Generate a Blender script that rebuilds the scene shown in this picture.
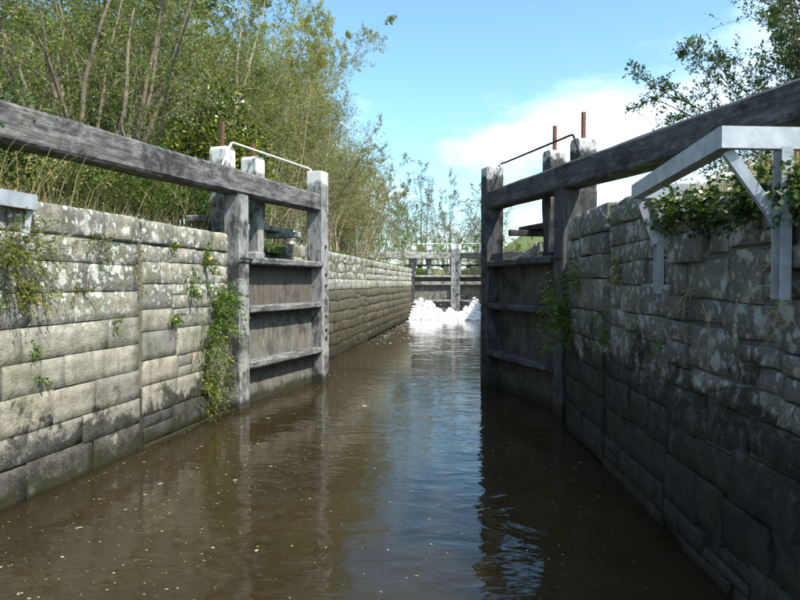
import bpy, math, random
import numpy as np
from mathutils import Vector, Matrix, noise

for o in list(bpy.data.objects): bpy.data.objects.remove(o)
scene = bpy.context.scene
COL = scene.collection
PI = math.pi
# ------------------------------------------------------------------ camera
cam_d = bpy.data.cameras.new('camera'); cam = bpy.data.objects.new('camera', cam_d); COL.objects.link(cam)
YAW = math.atan(78/640); PITCH = math.atan(17/640)
cam.location = (0, 0, 1.8); cam.rotation_euler = (PI/2 - PITCH, 0, YAW)
cam_d.sensor_width = 36; cam_d.lens = 36*640/800; cam_d.clip_end = 3000; cam_d.clip_start = .05
scene.camera = cam
# ------------------------------------------------------------------ sky and sun
SUN_AZ, SUN_EL = math.radians(124), math.radians(51)      # azimuth clockwise from +Y
w = bpy.data.worlds.new('World'); scene.world = w; w.use_nodes = True
nt = w.node_tree; nt.nodes.clear()
def N(t, ty, **kw):
    n = t.nodes.new(ty)
    for k, v in kw.items(): setattr(n, k, v)
    return n
out = N(nt, 'ShaderNodeOutputWorld'); bg = N(nt, 'ShaderNodeBackground'); bg.inputs[1].default_value = .15
sky = N(nt, 'ShaderNodeTexSky', sky_type='NISHITA'); sky.sun_disc = False
sky.sun_elevation = SUN_EL; sky.sun_rotation = SUN_AZ; sky.air_density = 1.0; sky.dust_density = .8; sky.ozone_density = .55
tc = N(nt, 'ShaderNodeTexCoord'); sep = N(nt, 'ShaderNodeSeparateXYZ'); nt.links.new(tc.outputs['Generated'], sep.inputs[0])
add = N(nt, 'ShaderNodeMath', operation='ADD'); nt.links.new(sep.outputs[2], add.inputs[0]); add.inputs[1].default_value = .22
ab = N(nt, 'ShaderNodeMath', operation='MAXIMUM'); nt.links.new(add.outputs[0], ab.inputs[0]); ab.inputs[1].default_value = .1
dx = N(nt, 'ShaderNodeMath', operation='DIVIDE'); nt.links.new(sep.outputs[0], dx.inputs[0]); nt.links.new(ab.outputs[0], dx.inputs[1])
dy = N(nt, 'ShaderNodeMath', operation='DIVIDE'); nt.links.new(sep.outputs[1], dy.inputs[0]); nt.links.new(ab.outputs[0], dy.inputs[1])
cmb = N(nt, 'ShaderNodeCombineXYZ'); nt.links.new(dx.outputs[0], cmb.inputs[0]); nt.links.new(dy.outputs[0], cmb.inputs[1]); cmb.inputs[2].default_value = 10.3
cn = N(nt, 'ShaderNodeTexNoise'); nt.links.new(cmb.outputs[0], cn.inputs['Vector'])
cn.inputs['Scale'].default_value = .85; cn.inputs['Detail'].default_value = 7; cn.inputs['Roughness'].default_value = .56; cn.inputs['Distortion'].default_value = .25
cr = N(nt, 'ShaderNodeValToRGB'); nt.links.new(cn.outputs['Fac'], cr.inputs[0])
cr.color_ramp.elements[0].position = .46; cr.color_ramp.elements[1].position = .66
cr.color_ramp.elements[0].color = (0, 0, 0, 1); cr.color_ramp.elements[1].color = (.9, .9, .9, 1)
mx = N(nt, 'ShaderNodeMixRGB'); nt.links.new(cr.outputs[0], mx.inputs[0]); tint = N(nt, 'ShaderNodeMixRGB', blend_type='MULTIPLY'); tint.inputs[0].default_value = 1; tint.inputs[2].default_value = (.80, 1.04, 1.06, 1); nt.links.new(sky.outputs[0], tint.inputs[1]); nt.links.new(tint.outputs[0], mx.inputs[1]); mx.inputs[2].default_value = (6.6, 6.9, 7.3, 1)
nt.links.new(mx.outputs[0], bg.inputs[0]); nt.links.new(bg.outputs[0], out.inputs[0])
sd = bpy.data.lights.new('sun', 'SUN'); sd.energy = 4.0; sd.angle = math.radians(.53); sd.color = (1, .95, .86)
sun = bpy.data.objects.new('sun', sd); COL.objects.link(sun); sun.location = (20, -20, 30)
sv = Vector((math.sin(SUN_AZ)*math.cos(SUN_EL), math.cos(SUN_AZ)*math.cos(SUN_EL), math.sin(SUN_EL)))
sun.rotation_euler = sv.to_track_quat('Z', 'Y').to_euler()
vs = scene.view_settings; vs.view_transform = 'Standard'; vs.look = 'None'; vs.gamma = 1; vs.use_curve_mapping = False; vs.exposure = .95
scene.render.resolution_x = 1024; scene.render.resolution_y = 768
scene.render.engine = 'CYCLES'

# ------------------------------------------------------------------ helpers
def link(o, parent=None):
    COL.objects.link(o)
    if parent is not None: o.parent = parent
    return o
def tag(o, label=None, cat=None, group=None, kind=None):
    if label: o['label'] = label
    if cat: o['category'] = cat
    if group: o['group'] = group
    if kind: o['kind'] = kind
    return o
def empty(name, loc=(0, 0, 0), rz=0):
    o = bpy.data.objects.new(name, None); o.location = loc; o.rotation_euler = (0, 0, rz); o.empty_display_size = .2
    return link(o)
class MB:
    def __init__(s): s.v = []; s.f = []
    def poly(s, vs_, fs):
        b = len(s.v); s.v += [tuple(p) for p in vs_]; s.f += [tuple(i + b for i in f) for f in fs]; return s
    def box(s, x0, x1, y0, y1, z0, z1, c=.012, jit=0, rng=random):
        # box with chamfered edges
        c = min(c, abs(x1-x0)*.3, abs(y1-y0)*.3, abs(z1-z0)*.3)
        vv = []; idx = {}
        X = (x0, x1); Y = (y0, y1); Z = (z0, z1)
        for i in (0, 1):
            for j in (0, 1):
                for k in (0, 1):
                    for a in range(3):
                        p = [X[i], Y[j], Z[k]]
                        for b in range(3):
                            if b != a: p[b] += c*(1 if (i, j, k)[b] == 0 else -1)
                        idx[i, j, k, a] = len(vv); vv.append([q + rng.uniform(-jit, jit) for q in p])
        ff = []
        for a in range(3):
            b, d = (a+1) % 3, (a+2) % 3
            for e in (0, 1):
                loop = []
                for (p, q) in ((0, 0), (1, 0), (1, 1), (0, 1)):
                    k = [0, 0, 0]; k[a] = e; k[b] = p; k[d] = q
                    loop.append(idx[k[0], k[1], k[2], a])
                ff.append(loop if e else loop[::-1])
            for p in (0, 1):       # chamfer strip along axis d between face a and face b
                for q in (0, 1):
                    k = [0, 0, 0]; k[a] = p; k[b] = q
                    k0 = list(k); k1 = list(k); k0[d] = 0; k1[d] = 1
                    l = [idx[tuple(k0)+(a,)], idx[tuple(k1)+(a,)], idx[tuple(k1)+(b,)], idx[tuple(k0)+(b,)]]
                    ff.append(l if p == q else l[::-1])
        for i in (0, 1):
            for j in (0, 1):
                for k in (0, 1):
                    l = [idx[i, j, k, a] for a in range(3)]
                    ff.append(l if (i+j+k) % 2 else l[::-1])
        return s.poly(vv, ff)
    def tube(s, path, rad, n=8, cap=True):
        path = [Vector(p) for p in path]; m = len(path)
        if not hasattr(rad, '__len__'): rad = [rad]*m
        vv = []; ff = []
        for i, p in enumerate(path):
            t = (path[min(i+1, m-1)] - path[max(i-1, 0)]).normalized()
            a = t.cross(Vector((0, 0, 1)) if abs(t.z) < .9 else Vector((1, 0, 0))).normalized(); b = t.cross(a)
            for k in range(n):
                an = 2*PI*k/n; vv.append(p + (a*math.cos(an) + b*math.sin(an))*rad[i])
        for i in range(m-1):
            for k in range(n):
                k2 = (k+1) % n; ff.append((i*n+k, i*n+k2, (i+1)*n+k2, (i+1)*n+k))
        if cap: ff.append(tuple(range(n))[::-1]); ff.append(tuple((m-1)*n+k for k in range(n)))
        return s.poly(vv, ff)
    def prism(s, prof, y0, y1):
        # profile in (x, z), extruded along y
        n = len(prof)
        vv = [(x, y0, z) for x, z in prof] + [(x, y1, z) for x, z in prof]
        ff = [tuple(range(n)), tuple(range(2*n-1, n-1, -1))] + [(i, n+i, n+(i+1) % n, (i+1) % n) for i in range(n)]
        return s.poly(vv, ff)
    def build(s, name, mat, parent=None, smooth=False, loc=None):
        me = bpy.data.meshes.new(name); me.from_pydata(s.v, [], s.f); me.update()
        me.materials.append(mat)
        if smooth: me.polygons.foreach_set('use_smooth', [True]*len(me.polygons))
        o = bpy.data.objects.new(name, me)
        if loc is not None: o.location = loc
        return link(o, parent)
def np_mesh(name, V, F, mats, parent=None, smooth=False, mat_idx=None):
    V = np.asarray(V, np.float32); F = np.asarray(F, np.int32)
    me = bpy.data.meshes.new(name); k = F.shape[1]
    me.vertices.add(len(V)); me.vertices.foreach_set('co', V.ravel())
    me.loops.add(F.size); me.loops.foreach_set('vertex_index', F.ravel())
    me.polygons.add(len(F)); me.polygons.foreach_set('loop_start', np.arange(0, F.size, k, dtype=np.int32))
    me.polygons.foreach_set('loop_total', np.full(len(F), k, np.int32))
    if smooth: me.polygons.foreach_set('use_smooth', np.ones(len(F), bool))
    for m in (mats if isinstance(mats, (list, tuple)) else [mats]): me.materials.append(m)
    if mat_idx is not None: me.polygons.foreach_set('material_index', np.asarray(mat_idx, np.int32))
    me.update(calc_edges=True)
    o = bpy.data.objects.new(name, me)
    return link(o, parent)

# ------------------------------------------------------------------ materials
def newmat(name):
    m = bpy.data.materials.new(name); m.use_nodes = True; t = m.node_tree; t.nodes.clear()
    o = N(t, 'ShaderNodeOutputMaterial'); b = N(t, 'ShaderNodeBsdfPrincipled'); t.links.new(b.outputs[0], o.inputs[0])
    b.inputs['Specular IOR Level'].default_value = .3
    return m, t, b, o
class G:
    """small node-graph helper"""
    def __init__(s, t): s.t = t
    def L(s, a, b): s.t.links.new(a, b)
    def pos(s): return N(s.t, 'ShaderNodeNewGeometry').outputs['Position']
    def obj(s): return N(s.t, 'ShaderNodeTexCoord').outputs['Object']
    def map(s, v, scale=(1, 1, 1), loc=(0, 0, 0)):
        m = N(s.t, 'ShaderNodeMapping'); s.L(v, m.inputs[0]); m.inputs['Scale'].default_value = scale; m.inputs['Location'].default_value = loc
        return m.outputs[0]
    def noise(s, v, sc, det=5, ro=.6, dist=0):
        n = N(s.t, 'ShaderNodeTexNoise'); s.L(v, n.inputs['Vector']); n.inputs['Scale'].default_value = sc
        n.inputs['Detail'].default_value = det; n.inputs['Roughness'].default_value = ro; n.inputs['Distortion'].default_value = dist
        return n.outputs['Fac']
    def voro(s, v, sc, rnd=1, out='Distance'):
        n = N(s.t, 'ShaderNodeTexVoronoi'); s.L(v, n.inputs['Vector']); n.inputs['Scale'].default_value = sc; n.inputs['Randomness'].default_value = rnd
        return n.outputs[out]
    def ramp(s, f, a, b, lo=0., hi=1.):
        n = N(s.t, 'ShaderNodeMapRange'); n.interpolation_type = 'SMOOTHSTEP'; s.L(f, n.inputs[0])
        for i, v in zip((1, 2, 3, 4), (a, b, lo, hi)): n.inputs[i].default_value = v
        return n.outputs[0]
    def math(s, op, a, b=None):
        n = N(s.t, 'ShaderNodeMath', operation=op)
        for i, v in enumerate((a, b)):
            if v is None: continue
            if isinstance(v, (int, float)): n.inputs[i].default_value = v
            else: s.L(v, n.inputs[i])
        return n.outputs[0]
    def mix(s, f, a, b, mode='MIX'):
        n = N(s.t, 'ShaderNodeMixRGB', blend_type=mode)
        for i, v in enumerate((f, a, b)):
            if isinstance(v, (int, float)): n.inputs[i].default_value = v
            elif isinstance(v, tuple): n.inputs[i].default_value = v + (1,)
            else: s.L(v, n.inputs[i])
        return n.outputs[0]
    def z(s, v):
        n = N(s.t, 'ShaderNodeSeparateXYZ'); s.L(v, n.inputs[0]); return n.outputs
    def rand(s): return N(s.t, 'ShaderNodeObjectInfo').outputs['Random']
    def island(s): return N(s.t, 'ShaderNodeNewGeometry').outputs['Random Per Island']
    def bump(s, h, bsdf, strength=.4, dist=.02):
        n = N(s.t, 'ShaderNodeBump'); s.L(h, n.inputs['Height']); n.inputs['Strength'].default_value = strength; n.inputs['Distance'].default_value = dist
        s.L(n.outputs[0], bsdf.inputs['Normal'])

def stone_mat(name, c0, c1, lichen=.5, lich_z=(1.0, 2.0), stain_z=(.9, .2), stain=(.025, .024, .02), stain_t=.5, algae_z=.13, algae=(.018, .019, .009),
              moss=.0, island=False, seed=0., lich_col=(.68, .69, .63)):
    m, t, b, o = newmat(name); g = G(t)
    p = g.map(g.pos(), loc=(seed, seed*.7, 0)); zc = g.z(g.pos())[2]
    n1 = g.noise(p, 1.6, 6, .62); n2 = g.noise(p, 11, 6, .7); n3 = g.noise(p, 55, 4, .7)
    rnd = g.island() if island else g.rand()
    col = g.mix(g.ramp(n1, .3, .7), c0, c1)
    col = g.mix(1.0, col, g.mix(g.ramp(rnd, 0, 1), (.72, .72, .74), (1.22, 1.18, 1.08)), 'MULTIPLY')
    col = g.mix(g.ramp(n2, .35, .7, 0, .55), col, (.10, .098, .08))
    col = g.mix(g.ramp(n3, .45, .7, 0, .28), col, (.42, .40, .34))
    # streaks of run-off down the face
    st = g.noise(g.map(p, (3.2, 3.2, .35)), 2.2, 5, .6)
    col = g.mix(g.ramp(st, .52, .72, 0, .5), col, (.085, .083, .065))
    if moss:
        mo = g.noise(p, 2.3, 6, .65); col = g.mix(g.math('MULTIPLY', g.ramp(mo, .5, .66), moss), col, (.085, .10, .022))
    crust = g.math('MULTIPLY', g.ramp(g.noise(p, 2.9, 8, .7), .46, .58), g.ramp(zc, lich_z[0], lich_z[1] + .2)); col = g.mix(g.math('MULTIPLY', crust, .62 if lichen > .3 else 0.), col, (.105, .10, .085))
    # pale round lichen
    wob = g.map(p); dn = N(t, 'ShaderNodeMixRGB'); dn.inputs[0].default_value = .12; g.L(wob, dn.inputs[1])
    nn = N(t, 'ShaderNodeTexNoise'); g.L(p, nn.inputs['Vector']); nn.inputs['Scale'].default_value = 9; nn.inputs['Detail'].default_value = 5; g.L(nn.outputs['Color'], dn.inputs[2])
    v1 = g.voro(dn.outputs[0], 5.0); v2 = g.voro(dn.outputs[0], 13.0)
    patch = g.noise(p, 1.3, 4, .6)
    zm = g.ramp(zc, lich_z[0], lich_z[1])
    l1 = g.math('MULTIPLY', g.ramp(v1, .33, .24), g.ramp(patch, .42, .55))
    l2 = g.math('MULTIPLY', g.ramp(v2, .36, .24), g.ramp(patch, .33, .48))
    l3 = g.math('MULTIPLY', g.ramp(g.noise(p, 7, 9, .78), .51, .58), g.ramp(patch, .40, .56))
    lk = g.math('MULTIPLY', g.math('MULTIPLY', g.math('MAXIMUM', g.math('MAXIMUM', l1, l2), l3), zm), lichen)
    col = g.mix(lk, col, g.mix(n3, lich_col, (.48, .49, .42)))
    pit = g.math('MULTIPLY', g.ramp(g.voro(p, 34), .16, .08), g.ramp(g.noise(p, 5, 3, .6), .48, .6)); col = g.mix(g.math('MULTIPLY', pit, .8), col, (.03, .03, .025))
    # black growth lower down, ragged upper edge
    bn = g.noise(p, 2.3, 10, .72); zt = g.ramp(zc, stain_z[0], stain_z[1])
    sfac = g.ramp(g.math('ADD', bn, g.math('MULTIPLY', zt, .32)), stain_t + .15, stain_t + .23)
    sfac = g.math('MULTIPLY', sfac, g.ramp(zc, stain_z[0] + .12, stain_z[0]))
    col = g.mix(g.math('MULTIPLY', sfac, g.math('MULTIPLY', g.ramp(n3, .25, .6, .7, 1), g.ramp(g.noise(p, 6, 8, .75), .38, .60, .78, 1))), col, stain)
    # green-brown tide band at the waterline
    ez = g.math('ADD', zc, g.math('MULTIPLY', g.math('SUBTRACT', bn, .5), -1.0))
    col = g.mix(g.ramp(ez, algae_z + .07, algae_z - .05, 0, .93), col, g.mix(n2, algae, (algae[0]*2.2, algae[1]*2, algae[2]*1.6)))
    g.L(col, b.inputs['Base Color']); b.inputs['Roughness'].default_value = .92
    h = g.math('ADD', g.math('MULTIPLY', n2, .7), g.math('MULTIPLY', n3, .45)); h = g.math('ADD', h, g.math('MULTIPLY', lk, .2)); h = g.math('SUBTRACT', h, g.math('MULTIPLY', pit, .5))
    g.bump(h, b, .9, .028)
    return m
def wood_mat(name, dark, light, paint=None, paint_z=99, wear=.5, axis='x', tide=False, seed=0., rust=0., upper=None):
    m, t, b, o = newmat(name); g = G(t)
    ob = g.map(g.obj(), loc=(seed, seed*1.3, seed*.6))
    sc = {'x': (.22, 3.2, 3.2), 'z': (3.2, 3.2, .22), 'y': (3.2, .22, 3.2)}[axis]
    gr = g.noise(g.map(ob, sc), 9, 6, .7); bl = g.noise(ob, 2.4, 7, .68); bl2 = g.noise(g.map(ob, tuple((q+1.2)*.5 for q in sc)), 5, 6, .7); fine = g.noise(g.map(ob, sc), 40, 3, .6)
    col = g.mix(g.ramp(gr, .3, .72), dark, light)
    col = g.mix(g.ramp(bl2, .62 - wear*.25, .74 - wear*.2, 0, .85), col, tuple(min(1, c*1.35) for c in light))
    col = g.mix(g.ramp(bl, .49, .63, 0, .88), col, tuple(c*.55 for c in dark))
    crk = g.noise(g.map(ob, tuple(q*1.6 if q > 1 else q*.5 for q in sc)), 14, 2, .5); col = g.mix(g.ramp(g.math('ABSOLUTE', g.math('SUBTRACT', crk, .5)), .018, .0, 0, .85), col, (.012, .012, .012))
    col = g.mix(g.ramp(fine, .55, .75, 0, .5), col, tuple(c*.35 for c in dark))
    if rust: col = g.mix(g.math('MULTIPLY', g.ramp(g.noise(g.map(ob, (1.3, 1, .8)), 3, 6, .7), .5, .62), rust), col, (.14, .055, .03))
    zc = g.z(g.pos())[2]
    if upper: col = g.mix(g.math('MULTIPLY', g.ramp(zc, 1.38, 1.46), g.ramp(bl, .2, .6, .9, .45)), col, upper)
    if paint:
        e = g.math('ADD', zc, g.math('MULTIPLY', g.math('SUBTRACT', bl, .5), .5))
        pf = g.math('MULTIPLY', g.ramp(e, paint_z - .02, paint_z + .03), g.ramp(bl2, .36, .50, .15, 1))
        col = g.mix(pf, col, paint)
    if tide:
        e = g.math('ADD', zc, g.math('MULTIPLY', g.math('SUBTRACT', bl, .5), -.5))
        col = g.mix(g.ramp(e, .22, .08, 0, .93), col, (.022, .022, .012))
    g.L(col, b.inputs['Base Color']); b.inputs['Roughness'].default_value = .8
    g.bump(g.math('ADD', gr, g.math('MULTIPLY', fine, .4)), b, .7, .012)
    return m
def plain_mat(name, c0, c1, sc=8, rough=.6, metal=0., bump=.2):
    m, t, b, o = newmat(name); g = G(t); p = g.pos()
    n = g.noise(p, sc, 6, .65)
    g.L(g.mix(g.ramp(n, .32, .68), c0, c1), b.inputs['Base Color']); b.inputs['Roughness'].default_value = rough; b.inputs['Metallic'].default_value = metal
    g.bump(n, b, bump, .01)
    return m
def leaf_mat(name, cols, trans=.35, rough=.45, spec=.3):
    m, t, b, o = newmat(name); g = G(t)
    r = g.island()
    cr = N(t, 'ShaderNodeValToRGB'); g.L(r, cr.inputs[0]); e = cr.color_ramp.elements
    while len(e) < len(cols): e.new(.5)
    for i, c in enumerate(cols): e[i].position = i/(len(cols)-1); e[i].color = c + (1,)
    n = g.noise(g.pos(), .9, 3, .6)
    col = g.mix(1., cr.outputs[0], g.mix(g.ramp(n, .3, .7), (.75, .78, .75), (1.25, 1.2, 1.15)), 'MULTIPLY')
    g.L(col, b.inputs['Base Color']); b.inputs['Roughness'].default_value = rough; b.inputs['Specular IOR Level'].default_value = spec
    tr = N(t, 'ShaderNodeBsdfTranslucent'); g.L(g.mix(1., col, (1.1, 1.2, .6), 'MULTIPLY'), tr.inputs[0])
    ms = N(t, 'ShaderNodeMixShader'); ms.inputs[0].default_value = trans; g.L(b.outputs[0], ms.inputs[1]); g.L(tr.outputs[0], ms.inputs[2]); g.L(ms.outputs[0], o.inputs[0])
    return m

M = {}
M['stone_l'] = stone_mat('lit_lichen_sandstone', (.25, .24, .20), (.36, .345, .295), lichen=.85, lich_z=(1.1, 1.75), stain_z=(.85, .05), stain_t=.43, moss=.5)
M['stone_r'] = stone_mat('shaded_weathered_gritstone', (.085, .083, .072), (.15, .146, .125), lichen=.45, lich_z=(.5, 1.1), stain_z=(1.35, .5), stain_t=.36, stain=(.016, .016, .012), moss=.5, seed=5.3, algae_z=.05, algae=(.012, .012, .008))  # darker than the left wall: its shade is mixed into the stone colour
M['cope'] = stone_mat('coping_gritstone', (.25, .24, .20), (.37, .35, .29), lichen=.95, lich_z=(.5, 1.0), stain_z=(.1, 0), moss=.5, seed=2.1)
M['cope_r'] = stone_mat('shaded_coping_gritstone', (.12, .118, .10), (.2, .195, .165), lichen=.7, lich_z=(.5, 1.0), stain_z=(.1, 0), moss=.5, seed=2.9)  # shaded copy of the coping, shade carried by darker base colours
M['cham_lo'] = stone_mat('wet_chamber_stone', (.05, .040, .020), (.09, .073, .039), lichen=.1, stain_z=(1.7, .2), stain_t=.53, stain=(.05, .042, .022), moss=.85, algae_z=.25, seed=8.2, island=True)
M['cham_hi'] = stone_mat('dry_chamber_stone', (.27, .25, .20), (.38, .36, .29), lichen=.8, lich_z=(1.5, 1.9), stain_z=(.1, 0), moss=.55, algae_z=-1, seed=3.1, island=True)
M['mortar'] = stone_mat('mortar_core', (.085, .08, .06), (.15, .14, .105), lichen=.0, stain_z=(1.0, .3), moss=.7, seed=1.7)
M['concrete'] = plain_mat('old_concrete', (.2, .19, .16), (.3, .28, .24), 4, .9)
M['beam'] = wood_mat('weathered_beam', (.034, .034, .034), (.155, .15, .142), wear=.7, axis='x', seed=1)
M['beam_r'] = wood_mat('weathered_beam_shaded', (.035, .035, .037), (.10, .098, .095), wear=.55, axis='x', seed=6)  # beam copy for the shaded side, shade put into the wood colour
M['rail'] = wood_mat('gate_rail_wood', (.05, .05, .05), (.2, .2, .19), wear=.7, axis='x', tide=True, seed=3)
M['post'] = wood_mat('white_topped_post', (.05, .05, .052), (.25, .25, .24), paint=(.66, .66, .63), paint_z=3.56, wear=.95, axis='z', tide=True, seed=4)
M['post2'] = wood_mat('black_shaded_post', (.025, .025, .027), (.085, .085, .088), paint=(.46, .46, .44), paint_z=3.62, wear=.5, axis='z', tide=True, seed=7)  # black wood and dulled paint, with the gate's shade put into both colours
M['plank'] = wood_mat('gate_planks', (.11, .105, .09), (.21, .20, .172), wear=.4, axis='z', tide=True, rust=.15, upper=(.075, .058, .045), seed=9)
M['rail_r'] = wood_mat('shaded_rail_wood', (.03, .03, .032), (.09, .09, .09), wear=.5, axis='x', tide=True, seed=13)  # rail wood darkened in colour to stand for shade on the right gate
M['plank_r'] = wood_mat('shaded_gate_planks', (.04, .037, .032), (.10, .092, .08), wear=.4, axis='z', tide=True, seed=14)  # planks with the shade of the right gate painted into their tone
M['upper_pale'] = wood_mat('sunlit_upper_gate_wood', (.12, .115, .1), (.32, .31, .28), wear=.8, axis='x', seed=12)  # paler wood, sunlight on the far gate put into its colour
M['white'] = plain_mat('white_paint', (.6, .6, .57), (.78, .78, .75), 30, .5)
M['rust'] = plain_mat('rusty_iron', (.11, .045, .028), (.2, .10, .07), 30, .85, .2)
M['iron'] = plain_mat('black_iron', (.02, .02, .022), (.05, .045, .04), 30, .55, .4)
M['galv'] = plain_mat('galvanised_steel', (.30, .32, .34), (.44, .46, .48), 9, .55, .35, .1)
M['bark'] = plain_mat('grey_brown_bark', (.10, .08, .055), (.21, .175, .12), 14, .9, 0, .6)
M['bark_pale'] = plain_mat('pale_twig_bark', (.24, .20, .13), (.40, .34, .24), 14, .9, 0, .4)
M['bark_dark'] = plain_mat('dark_bark', (.05, .042, .03), (.12, .1, .07), 14, .9, 0, .6)
M['l_mid'] = leaf_mat('hawthorn_leaf', [(.045, .082, .014), (.095, .15, .024), (.15, .205, .045)], .4)
M['l_dark'] = leaf_mat('ivy_leaf', [(.012, .03, .008), (.03, .062, .012), (.06, .10, .022)], .2, .3, .5)
M['l_holly'] = leaf_mat('variegated_leaf', [(.04, .07, .012), (.14, .16, .018), (.34, .33, .04)], .25, .3, .5)
M['l_willow'] = leaf_mat('willow_leaf', [(.21, .22, .03), (.34, .33, .05), (.43, .40, .07)], .45)
M['l_sage'] = leaf_mat('grey_green_leaf', [(.12, .145, .038), (.20, .215, .065), (.28, .28, .10)], .4)
M['l_pink'] = leaf_mat('budding_leaf', [(.16, .17, .05), (.26, .23, .11), (.38, .31, .21)], .4)
M['l_fresh'] = leaf_mat('fresh_green_leaf', [(.05, .105, .015), (.095, .17, .025), (.15, .22, .04)], .4)
M['l_moss'] = leaf_mat('yellow_moss', [(.10, .12, .02), (.18, .18, .03), (.24, .22, .05)], .25)
M['l_bud'] = leaf_mat('brown_bud', [(.14, .11, .07), (.2, .15, .10), (.25, .2, .13)], .3)
M['l_right'] = leaf_mat('shaded_privet_leaf', [(.026, .052, .02), (.055, .095, .03), (.09, .135, .045)], .35)  # leaf greens darkened to paint in the shade of the backlit tree
M['straw'] = leaf_mat('dry_straw', [(.24, .19, .09), (.36, .29, .15), (.46, .39, .23)], .3)
M['grass'] = leaf_mat('bank_grass', [(.05, .11, .012), (.085, .165, .02), (.13, .2, .03)], .4)
M['flower'] = leaf_mat('yellow_flower', [(.6, .45, .02), (.7, .55, .03)], .2)
M['wflower'] = leaf_mat('white_flower', [(.6, .6, .5), (.75, .75, .65)], .2)
def ground_mat():
    m, t, b, o = newmat('meadow_ground'); g = G(t); p = g.pos()
    n = g.noise(p, .6, 6, .6); n2 = g.noise(p, 7, 5, .7)
    col = g.mix(g.ramp(n, .35, .65), (.07, .11, .022), (.12, .15, .04)); col = g.mix(g.ramp(n2, .45, .7, 0, .6), col, (.17, .15, .07))
    g.L(col, b.inputs['Base Color']); b.inputs['Roughness'].default_value = .95; g.bump(n2, b, .8, .05); return m
M['ground'] = ground_mat()
def water_mat():
    m, t, b, o = newmat('murky_canal_water'); g = G(t); p = g.pos()
    n = g.noise(g.map(p, (.5, .5, 1)), 1.1, 4, .55)
    g.L(g.mix(g.ramp(n, .3, .7), (.023, .017, .0074), (.033, .0245, .0108)), b.inputs['Base Color'])
    b.subsurface_method = 'BURLEY'; b.inputs['Subsurface Weight'].default_value = 1; b.inputs['Subsurface Radius'].default_value = (1, .8, .5); b.inputs['Subsurface Scale'].default_value = .7
    b.inputs['Roughness'].default_value = .025; b.inputs['IOR'].default_value = 1.33; b.inputs['Specular IOR Level'].default_value = .5
    w1 = g.noise(g.map(p, (.9, 1.5, 1)), 1.5, 3, .5, 1.1); w2 = g.noise(g.map(p, (1, 2.0, 1), (3, 1, 0)), 6.0, 3, .5, .4)
    h = g.math('ADD', g.math('MULTIPLY', w1, 1.0), g.math('MULTIPLY', w2, .17))
    h = g.math('MULTIPLY', h, g.ramp(g.noise(g.map(p, (.35, .22, 1)), 1.0, 3, .5), .3, .7, .45, 1.25))
    g.bump(h, b, .28, .06); return m
M['water'] = water_mat()
def foam_mat():
    m, t, b, o = newmat('white_water'); b.inputs['Base Color'].default_value = (.9, .92, .93, 1); b.inputs['Roughness'].default_value = .5
    b.inputs['Subsurface Weight'].default_value = .3; b.inputs['Subsurface Radius'].default_value = (.1, .1, .1); return m
M['foam'] = foam_mat()
M['fleck'] = leaf_mat('floating_fleck', [(.30, .26, .14), (.45, .42, .3), (.2, .17, .08)], .1)

# ------------------------------------------------------------------ ground and water
def lerp(a, b, t): return a + (b-a)*t
def left_x(y):      # channel face of the left bank walls
    if y < 8.82: return lerp(-3.73, -3.47, (y-4.57)/4.25)
    return -3.5 if y < 14 else lerp(-3.5, -3.42, (y-14)/19)
def right_x(y):
    if y < 8.2: return lerp(1.45, 1.10, (y-3.79)/4.3)
    return 1.08
def gz(x, y, side):
    off = (left_x(min(y, 33)) - x) if side < 0 else (x - right_x(min(y, 33)))
    z = 2.36 + (.22 if y < 9.5 else .5)*min(1, max(0, off-.3)/4) + .09*noise.noise((x*.7, y*.7, 0))
    if y > 12: z += .16*min(1, (y-12)/2)
    if side > 0 and y > 30: z += max(0, (min(y, 140)-36))*.072*min(1, max(0, x+1)/8)
    z += max(0, off-30)*.05 + max(0, min(y, 130)-70)*.03
    return z
ys = [-25, -12, -6, -2, 1, 3, 4.5, 6, 7.5, 8.7, 10, 12, 14, 16, 18, 20, 22, 24, 26, 28, 30, 32, 34, 37, 40, 45, 50, 60, 75, 90]
offs = [.30, .8, 1.5, 2.5, 4, 6, 9, 14, 22, 40, 80, 160, 320, 700]
m = MB()
for side in (-1, 1):
    vv = []; ff = []; n = len(offs)
    for y in ys:
        e = left_x(min(y, 33)) if side < 0 else right_x(min(y, 33))
        if y >= 34: e += side*.2
        for f_ in offs:
            x = e + side*f_; vv.append((x, y, gz(x, y, side)))
    for j in range(len(ys)-1):
        for i in range(n-1):
            q = (j*n+i, j*n+i+1, (j+1)*n+i+1, (j+1)*n+i); ff.append(q if side > 0 else q[::-1])
    m.poly(vv, ff)
fy = [90, 120, 180, 300, 600, 1500]; fx = [-704, -200, -80, -30, -8, -3.9, 1.6, 8, 30, 80, 200, 702]
vv = []; ff = []; n = len(fx)
for y in fy:
    for x in fx: vv.append((x, y, gz(x, y, -1 if x < -1 else 1) - (.02 if y == 90 else 0)))
for j in range(len(fy)-1):
    for i in range(n-1): ff.append((j*n+i, j*n+i+1, (j+1)*n+i+1, (j+1)*n+i))
m.poly(vv, ff)
tag(m.build('ground', M['ground'], smooth=True), kind='structure')
m = MB(); m.poly([(-6, -25, 0), (4, -25, 0), (4, 33.9, 0), (-6, 33.9, 0)], [(0, 1, 2, 3)])
tag(m.build('water', M['water']), kind='structure')
m = MB(); m.poly([(-4.2, 33.72, 1.95), (2.2, 33.72, 1.95), (2.2, 90, 1.95), (-4.2, 90, 1.95)], [(0, 1, 2, 3)])
tag(m.build('upper_canal_water', M['water']), kind='structure')

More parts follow.
